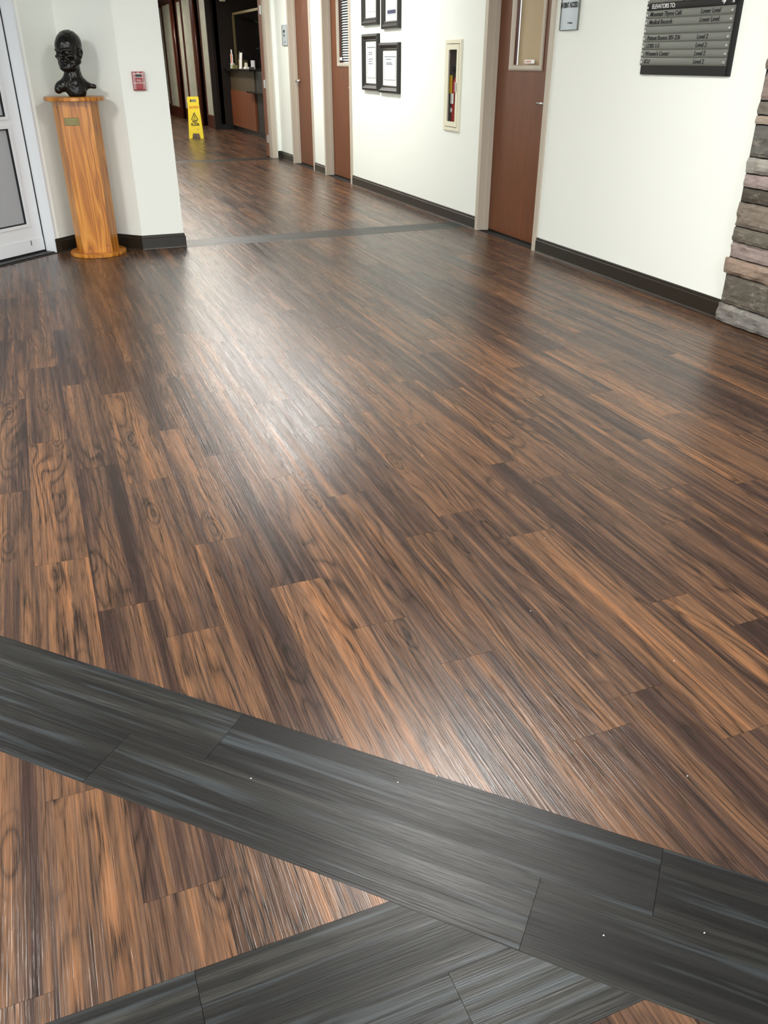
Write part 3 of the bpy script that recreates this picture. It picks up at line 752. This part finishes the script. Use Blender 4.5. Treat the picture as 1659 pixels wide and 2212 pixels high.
# room plates
def room_plate(y1, y0, z0, z1, lines, label, fs, logo=True):
    t = wl('room_sign', label, 'sign', (y0+y1)/2, z0)
    w2 = (y1-y0)/2; h = z1-z0
    mb = MB(); n = 8; fr_ = []
    for i in range(n+1):
        x = -w2+2*w2*i/n; fr_.append((x, -.008-.012*math.cos(math.pi/2*(x/w2))))
    pts = fr_+[(w2, -.002), (-w2, -.002)]
    mb.prism(pts, 0, h).build('plate', M_plate, t)
    MB().box(-w2, w2, -.012, 0, -.003, .0).build('base_strip', M_black, t)
    for s in (-1, 1): MB().box(s*w2-.002, s*w2+.002, -.014, -.001, 0, h).build('edge_rail', M_rowgrey, t)
    for i, ln in enumerate(lines):
        text('lettering', ln, fs, 0, -.0205, h*.62-i*fs*1.15, M_ink, t, xs=.62, bold=.0012, align='CENTER')
    if logo: text('lettering', 'Piedmont', .014, .01, -.0195, .035, M_ink, t, xs=.8, bold=.0004)
    MB().prism([(.0, -.0205), (.006, -.0205), (.004, -.0195), (-.001, -.0195)], .034, .046).build('logo_mark', M_rowgrey, t)
room_plate(5.575, 5.362, 1.468, 1.75, ['DIRECTOR,', 'PATIENT ACCESS'], 'pale metal sign reading DIRECTOR, PATIENT ACCESS right of the nearest wood door', .0415)
room_plate(12.545, 12.285, 1.46, 1.70, ['NURSE', 'PBX'], 'small pale room sign with two short dark lines left of the farthest wood door', .042)

# ------------------------------------------------------------------ ledgestone pier
sp = thing('stone_pier', 'stacked ledgestone pier of mixed grey, tan and mauve stones at right edge', 'stone pier', (XW, 2.9, 0), RZ)
MB().box(-.71, .9, -.030, -.001, 0, CEIL-.005).build('mortar_bed', M_mort, sp)
cz = [0.004, .105, .264, .351, .436, .513, .637, .709, .777, .855, 1.005, 1.05, 1.115, 1.25, 1.33, 1.42, 1.56, 1.64, 1.70, 1.83, 1.93, 2.03, 2.16, 2.25, 2.38, 2.47, 2.60]
hues = [(136, 133, 128), (108, 100, 88), (172, 148, 130), (158, 142, 136), (106, 100, 88), (130, 118, 106), (80, 73, 62), (158, 142, 138), (162, 158, 150), (116, 114, 108), (190, 172, 154), (120, 114, 102), (146, 130, 122)]
for i in range(len(cz)-1):
    z0, z1 = cz[i], cz[i+1]; hue = hues[i] if i < len(hues) else random.choice(hues)
    x = -.706+random.uniform(-.012, .012)
    first = [.42, .335, .5, .46, .38, .44, .36, .4, .42, .38, .45, .4, .38]
    j = 0
    while x < .86:
        ln = (first[i] if (j == 0 and i < 13) else random.uniform(.2, .45)); x1 = min(x+ln, .9)
        proud = random.uniform(.044, .066); ox, oz = random.uniform(0, 99), random.uniform(0, 99)
        bm = bmesh.new(); hl = bm.verts.layers.float_color.new('hue')
        nx, nz = max(4, int(ln/.03)), max(3, int((z1-z0)/.018)); g = .0038
        hc = hue if j == 0 else random.choice(hues); sh = random.uniform(.9, 1.1); hc = lin(tuple(min(255, c*sh) for c in hc))
        def V(u, v, depth):
            xx = x+g+(x1-x-2*g)*u; zz = z0+g+(z1-z0-2*g)*v
            ed = min(u, 1-u)*(x1-x)*18; ed2 = min(v, 1-v)*(z1-z0)*30; fall = min(1, ed+.25)*min(1, ed2+.35)
            rough = noise.noise(Vector((xx*14+ox, zz*26+oz, 3)))*.012+noise.noise(Vector((xx*40+ox, zz*55+oz, 7)))*.004
            jz = noise.noise(Vector((xx*22+ox, v*3, oz)))*.0035*(1 if depth else 1); jx = noise.noise(Vector((zz*30, u*2+ox, oz)))*.004
            yy = -(.012+(proud-.012)*(.72+.28*fall)+rough) if depth else -.012
            p = bm.verts.new((xx+jx, yy, zz+(jz if 0 < i or v > .5 else 0))); p[hl] = hc; return p
        F = [[V(a/nx, b/nz, 1) for b in range(nz+1)] for a in range(nx+1)]
        B = {}
        for a in range(nx+1):
            for b in (0, nz): B[(a, b)] = None
        for b in range(nz+1):
            for a in (0, nx): B[(a, b)] = None
        for (a, b) in B:
            q = F[a][b]; w_ = bm.verts.new((q.co.x, -.012, q.co.z)); w_[hl] = hc; B[(a, b)] = w_
        for a in range(nx):
            for b in range(nz): bm.faces.new((F[a][b], F[a+1][b], F[a+1][b+1], F[a][b+1]))
        for a in range(nx):
            for b in (0, nz): bm.faces.new((F[a][b], B[(a, b)], B[(a+1, b)], F[a+1][b]))
        for b in range(nz):
            for a in (0, nx): bm.faces.new((F[a][b], F[a][b+1], B[(a, b+1)], B[(a, b)]))
        bmesh.ops.recalc_face_normals(bm, faces=bm.faces)
        me = bpy.data.meshes.new('stone'); bm.to_mesh(me); bm.free(); link('stone', me, M_stone, sp)
        x = x1; j += 1

# ------------------------------------------------------------------ wet floor sign
ws = thing('wet_floor_sign', 'yellow CAUTION WET FLOOR A-frame sign standing in the far lobby', 'sign', (3.035, 17.05, 0), math.radians(-12))
def ws_panel(name):
    o_ = [(-.134, 0), (-.075, 0), (-.06, .075), (-.05, .085), (.05, .085), (.06, .075), (.075, 0), (.134, 0), (.12, .24), (.100, .60), (.106, .615), (.102, .69), (.092, .70), (-.092, .70), (-.102, .69), (-.106, .615), (-.100, .60), (-.12, .24)]
    h_ = [(-.055, .60), (-.045, .61), (.045, .61), (.055, .60), (.055, .655), (-.055, .655)]
    return plate([o_, h_], .012)
f_ = ws_panel('front'); f_.xf(Matrix.Translation((0, -.115, 0)) @ Matrix.Rotation(math.radians(-8.5), 4, 'X'))
fp = f_.build('front_panel', M_yellow, ws)
b_ = ws_panel('back'); b_.xf(Matrix.Rotation(math.pi, 4, 'Z') @ Matrix.Translation((0, -.115, 0)) @ Matrix.Rotation(math.radians(-8.5), 4, 'X')); b_.build('back_panel', M_yellow, ws)
LM = Matrix.Translation((0, -.115, 0)) @ Matrix.Rotation(math.radians(-8.5), 4, 'X')
def decal(o): o.data.transform(LM); return o
decal(text('lettering', 'CAUTION', .055, 0, -.001, .505, M_orange, fp, xs=.72, bold=.002, align='CENTER'))
decal(text('lettering', 'WET', .058, 0, -.001, .265, M_ink, fp, xs=.8, bold=.003, align='CENTER'))
decal(text('lettering', 'FLOOR', .058, 0, -.001, .215, M_ink, fp, xs=.8, bold=.003, align='CENTER'))
tri = lambda s, cz_: [(-.066*s, cz_-.045*s), (.066*s, cz_-.045*s), (0, cz_+.085*s)]
decal(plate([tri(1, .36), tri(.74, .355)], .001, -.0012).build('warning_triangle', M_ink, fp))
fg = MB(); fg.tube([(-.005, -.0006, .395), (.004, -.0006, .37), (-.01, -.0006, .345), (-.022, -.0006, .33)], .005, 6).tube([(.004, -.0006, .37), (.02, -.0006, .345), (.03, -.0006, .335)], .004, 6).tube([(-.016, -.0006, .385), (.012, -.0006, .385)], .003, 6)
fg.lathe([(.007, -.001), (.007, .0)], 12, axis='y', o=(-.008, 0, .405)); decal(fg.build('slipping_figure', M_ink, fp))
decal(MB().box(.01, .065, -.001, 0, .15, .165).box(.02, .06, -.001, 0, .132, .142).build('small_print', plain('faded_orange', (226, 190, 60), .5), fp))
decal(MB().box(-.115, .115, -.004, 0, .105, .11).build('moulded_rib', M_yellow, fp))

# ------------------------------------------------------------------ far lobby: folding screen wall, dark wall, reception desk
MB().box(3.86, 6.2, 18.93, 19.1, 0, CEIL).box(3.77, 3.87, 18.90, 18.96, 0, CEIL).build('wall_dark', M_darkwall, kind='structure')
MB().box(3.775, 4.16, 18.915, 18.93, 0, .1).build('baseboard_dark', M_black, kind='structure')
MB().box(3.92, 4.0, 18.93, 26.5, 0, CEIL).build('wall_screen_side', M_darkwall, kind='structure')
MB().box(1.0, 4.0, 26.4, 26.6, 0, CEIL).build('wall_end', M_darkwall, kind='structure')
MB().box(.94, 1.06, 13.2, 26.5, 0, CEIL).build('wall_lobby_left', M_wall, kind='structure')
scr = [(22.85, 24.55, 3.765, 'folding wood screen leaf, farthest with frosted glass'), (21.62, 22.75, 3.83, 'folding wood screen leaf, set back behind the wet floor sign'),
       (20.22, 21.75, 3.765, 'folding wood screen leaf with dark pull slot, second from dark wall'), (19.0, 20.0, 3.83, 'folding wood screen leaf next to the dark brown wall'), (24.6, 26.2, 3.83, 'folding wood screen leaf mostly hidden by the white column')]
for (y0, y1, x, lab) in scr:
    t = thing('screen_panel', lab, 'screen', (x, y1, 0), RZ, 'folding wood and glass screen panels')
    w_ = y1-y0; st = .32 if x < 3.8 else .16
    plate([R(0, w_, .01, 2.6), R(st*.45, w_-st, .25, 2.45)], .05, 0).build('frame', M_mahog, t)
    MB().box(st*.45, w_-st, .02, .03, .25, 2.45).build('pane', M_frost, t)
    MB().box(st*.45, w_-st, -.006, .0, .235, .25).box(w_-st, w_-st+.03, -.008, 0, .25, 2.45).build('bead', M_oak if False else plain('screen_bead', (120, 84, 60), .4), t)
    if x < 3.8: MB().box(w_-.16, w_-.13, -.012, 0, .62, .80).build('pull', M_black, t)
# reception desk
XC = 4.13
rd = thing('reception_desk', 'reception desk with cherry panel and dark raised counter in the far lobby', 'desk', (XC, 18.9, 0), RZ)
MB().box(0.005, 3.7, .05, .15, 0, .09).build('toe_kick', M_black, rd)
MB().box(0.005, 2.02, .02, .15, .09, .745).build('front_panel', M_desk, rd)
MB().box(0.005, 2.02, .035, .15, .745, 1.10).build('upper_panel', M_olive, rd)
MB().box(2.02, 2.75, .06, .15, .09, 1.10).build('end_panel', M_char, rd)
MB().box(-.0+.005, 2.2, -.10, .155, 1.10, 1.135, .006).build('raised_counter', M_counter, rd)
MB().box(2.75, 3.75, .06, .15, .09, .74).build('low_panel', M_char, rd)
MB().box(1.86, 3.75, -.09, .02, .745, .77, .004).box(2.022, 3.75, .02, .059, .745, .77).box(2.752, 3.75, .059, .15, .745, .77).build('low_counter', M_counter, rd)
# glazed screen over the desk
gs = thing('glazed_screen', 'bronze framed glass screen above the reception counter', 'glass screen', (XC+.16, 18.9, 0), RZ)
gf = MB(); F_ = .04
gf.box(.02, .02+F_, 0, .04, 1.135, 2.1).box(.02, 2.36, 0, .04, 2.06, 2.1).box(2.32, 2.36, 0, .04, .77, 2.62).box(2.44, 2.47, 0, .04, .77, 2.1).box(2.36, 3.7, 0, .04, 2.06, 2.1).box(2.47, 3.7, 0, .04, 1.05, 1.09).box(2.53, 2.55, 0, .04, 1.09, 2.06)
gf.build('frame', M_gold, gs)
MB().box(.06, 2.32, .018, .022, 1.137, 2.06).build('pane', M_glass, gs); MB().box(2.55, 3.7, .018, .022, 1.09, 2.06).build('pane', M_glass, gs)
MB().box(6.0, 6.2, 13.0, 19.0, 0, CEIL).box(3.9, 6.0, 13.0, 13.2, 0, CEIL).build('wall_office', M_darkwall, kind='structure')
# office plant and monitor behind the glass
pl = thing('potted_plant', 'green leafy plant behind the reception glass', 'plant', (4.66, 17.6, 0), 0)
MB().lathe([(.12, 0), (.16, .35), (.15, .36)], 24).build('pot', M_black, pl, smooth=True)
lm = MB()
for i in range(90):
    a = random.uniform(0, 6.28); h = random.uniform(.6, 1.95); r = random.uniform(.03, .2); c = Vector((math.cos(a)*r, math.sin(a)*r, h)); d = Vector((math.cos(a), math.sin(a), random.uniform(-.6, .5))).normalized()*.11
    s_ = d.cross(Vector((0, 0, 1))).normalized()*.035; v = [lm.bm.verts.new(p) for p in (c, c+d*.5+s_, c+d, c+d*.5-s_)]; lm.bm.faces.new(v)
lm.build('foliage', M_leaf, pl, kind='stuff'); MB().tube([(0, 0, .3), (.02, 0, 1.1), (0, .02, 1.8)], .012, 8).build('stem', M_tan, pl)
mo = thing('monitor', 'white monitor behind the reception glass', 'monitor', (4.62, 16.25, .77), RZ)
MB().box(-.2, .2, 0, .03, .12, .42, .004).build('housing', M_white, mo); MB().box(-.1, .1, -.06, .08, 0, .01).box(-.02, .02, 0.012, .03, .01, .14).build('stand', M_steel, mo)
tb_ = thing('office_table', 'dark office table behind the reception glass', 'table', (4.65, 16.3, 0), RZ)
MB().box(-.6, .6, -.3, .35, .735, .769).build('table_top', M_char, tb_)
for x_ in (-.55, .55): MB().box(x_-.02, x_+.02, -.25, .3, 0, .735).build('side_panel', M_char, tb_)
# things on the raised counter (local desk frame)
def cnt(name, label, cat, lx, ly=.06): return thing(name, label, cat, (XC+ly, 18.9-lx, 1.1355), RZ, None)
a = cnt('flyer_holder', 'tall white flyer holder at the far end of the counter', 'holder', .16)
MB().box(-.05, .05, 0, .004, 0, .33).build('sheet', M_white, a); MB().box(-.055, .055, -.03, .02, 0, .01).build('foot', M_lightgrey, a)
a = cnt('brochure_rack', 'white and orange brochure rack beside the tall flyer', 'rack', .42, .0)
MB().box(-.11, .11, -.01, .03, 0, .09).build('tray', M_lightgrey, a); MB().box(-.10, -.04, .0, .003, .01, .25).box(.04, .10, 0, .003, .01, .25).build('white_brochure', M_white, a); MB().box(-.035, .035, -.004, -.001, .02, .25).build('orange_brochure', M_orange, a)
a = cnt('document_stand', 'dark grey upright document stand behind the brochures', 'stand', .70, .09)
MB().box(-.09, .09, 0, .01, 0, .24).build('panel', M_dgrey, a); MB().box(-.07, .03, .012, .02, .24, .30).build('back_tab', M_dgrey, a); MB().box(-.09, .09, -.03, .03, 0, .006).build('foot', M_dgrey, a)
a = cnt('tissue_box', 'small pale yellow box near the dark stand', 'box', .72, -.02)
MB().box(-.07, .07, -.05, .05, 0, .06, .004).build('carton', plain('pale_yellow_card', (150, 146, 92), .6), a); MB().box(-.03, .03, -.02, .02, .06, .063).build('slot', M_black, a)
a = cnt('desk_organiser', 'tan open-front desk organiser with dark slots', 'organiser', 1.02, .03)
MB().box(-.15, .15, .0, .10, .10, .15).box(-.15, -.13, 0, .10, 0, .10).box(-.01, .01, 0, .10, 0, .10).box(.13, .15, 0, .10, 0, .10).box(-.15, .15, .09, .10, 0, .10).build('body', M_tan, a)
MB().box(.02, .12, .01, .08, 0, .085).build('magenta_cards', M_magenta, a)
a = cnt('card_stand', 'tall white leaning card stand in the middle of the counter', 'stand', 1.30, -.04)
o = MB().box(-.10, .10, 0, .005, 0, .27); o.xf(Matrix.Rotation(math.radians(-6), 4, 'X')); o.build('card', M_white, a); MB().box(-.10, .10, -.01, .06, 0, .004).build('foot', M_lightgrey, a)
a = cnt('tape_dispenser', 'round cream tape dispenser at the near end of the counter', 'dispenser', 1.70, -.02)
MB().lathe([(.045, -.02), (.045, .02)], 24, axis='y', o=(0, 0, .06)).build('tape_roll', M_cream, a); MB().box(-.10, .10, -.03, .03, 0, .035, .006).build('base', M_white, a)
a = cnt('leaflet_stack', 'grey leaflet holder behind the tape dispenser', 'holder', 1.62, .12)
MB().box(-.12, .12, 0, .02, 0, .14).build('holder_back', M_lightgrey, a); MB().box(-.12, .12, -.04, 0, 0, .03).build('tray', M_dgrey, a)
# wall box high on the dark wall
wx = thing('wall_box', 'small cream wall box high on the dark brown wall', 'box', (4.15-.02, 18.93, 2.292), 0)
MB().box(-.055, .055, -.04, 0, 0, .12, .004).build('body', M_cream, wx); MB().box(-.04, .04, -.043, -.04, .03, .09).build('grille', M_white, wx)

# crumbs of debris on the floor
CRUMBS = [(1.209, 2.544, 'tiny white crumb farthest back, mid floor on a light plank'), (1.318, 1.855, 'tiny white crumb at a plank end right of centre'), (1.078, 1.536, 'tiny white crumb near the middle of the near floor'),
          (1.298, 1.224, 'tiny white crumb farthest right on the brown planks'), (1.08, .911, 'tiny white crumb just beyond the charcoal band, at the right'), (.519, 1.115, 'tiny white crumb on the charcoal band near its middle'),
          (.6, 1.101, 'tiny white crumb where brown planks meet the charcoal band'), (.874, .618, 'tiny white crumb rightmost on the charcoal band'), (.713, .677, 'tiny white crumb on the charcoal band, second from the right'), (.243, 1.236, 'tiny white crumb leftmost on the charcoal band')]
for x, y, lab in CRUMBS:
    c = MB().ell((0, 0, .0009), (.0016, .0011, .0009), seg=8).build('crumb', M_white, None, label=lab, category='crumb', group='white crumbs scattered on the floor'); c.location = (x, y, 0)
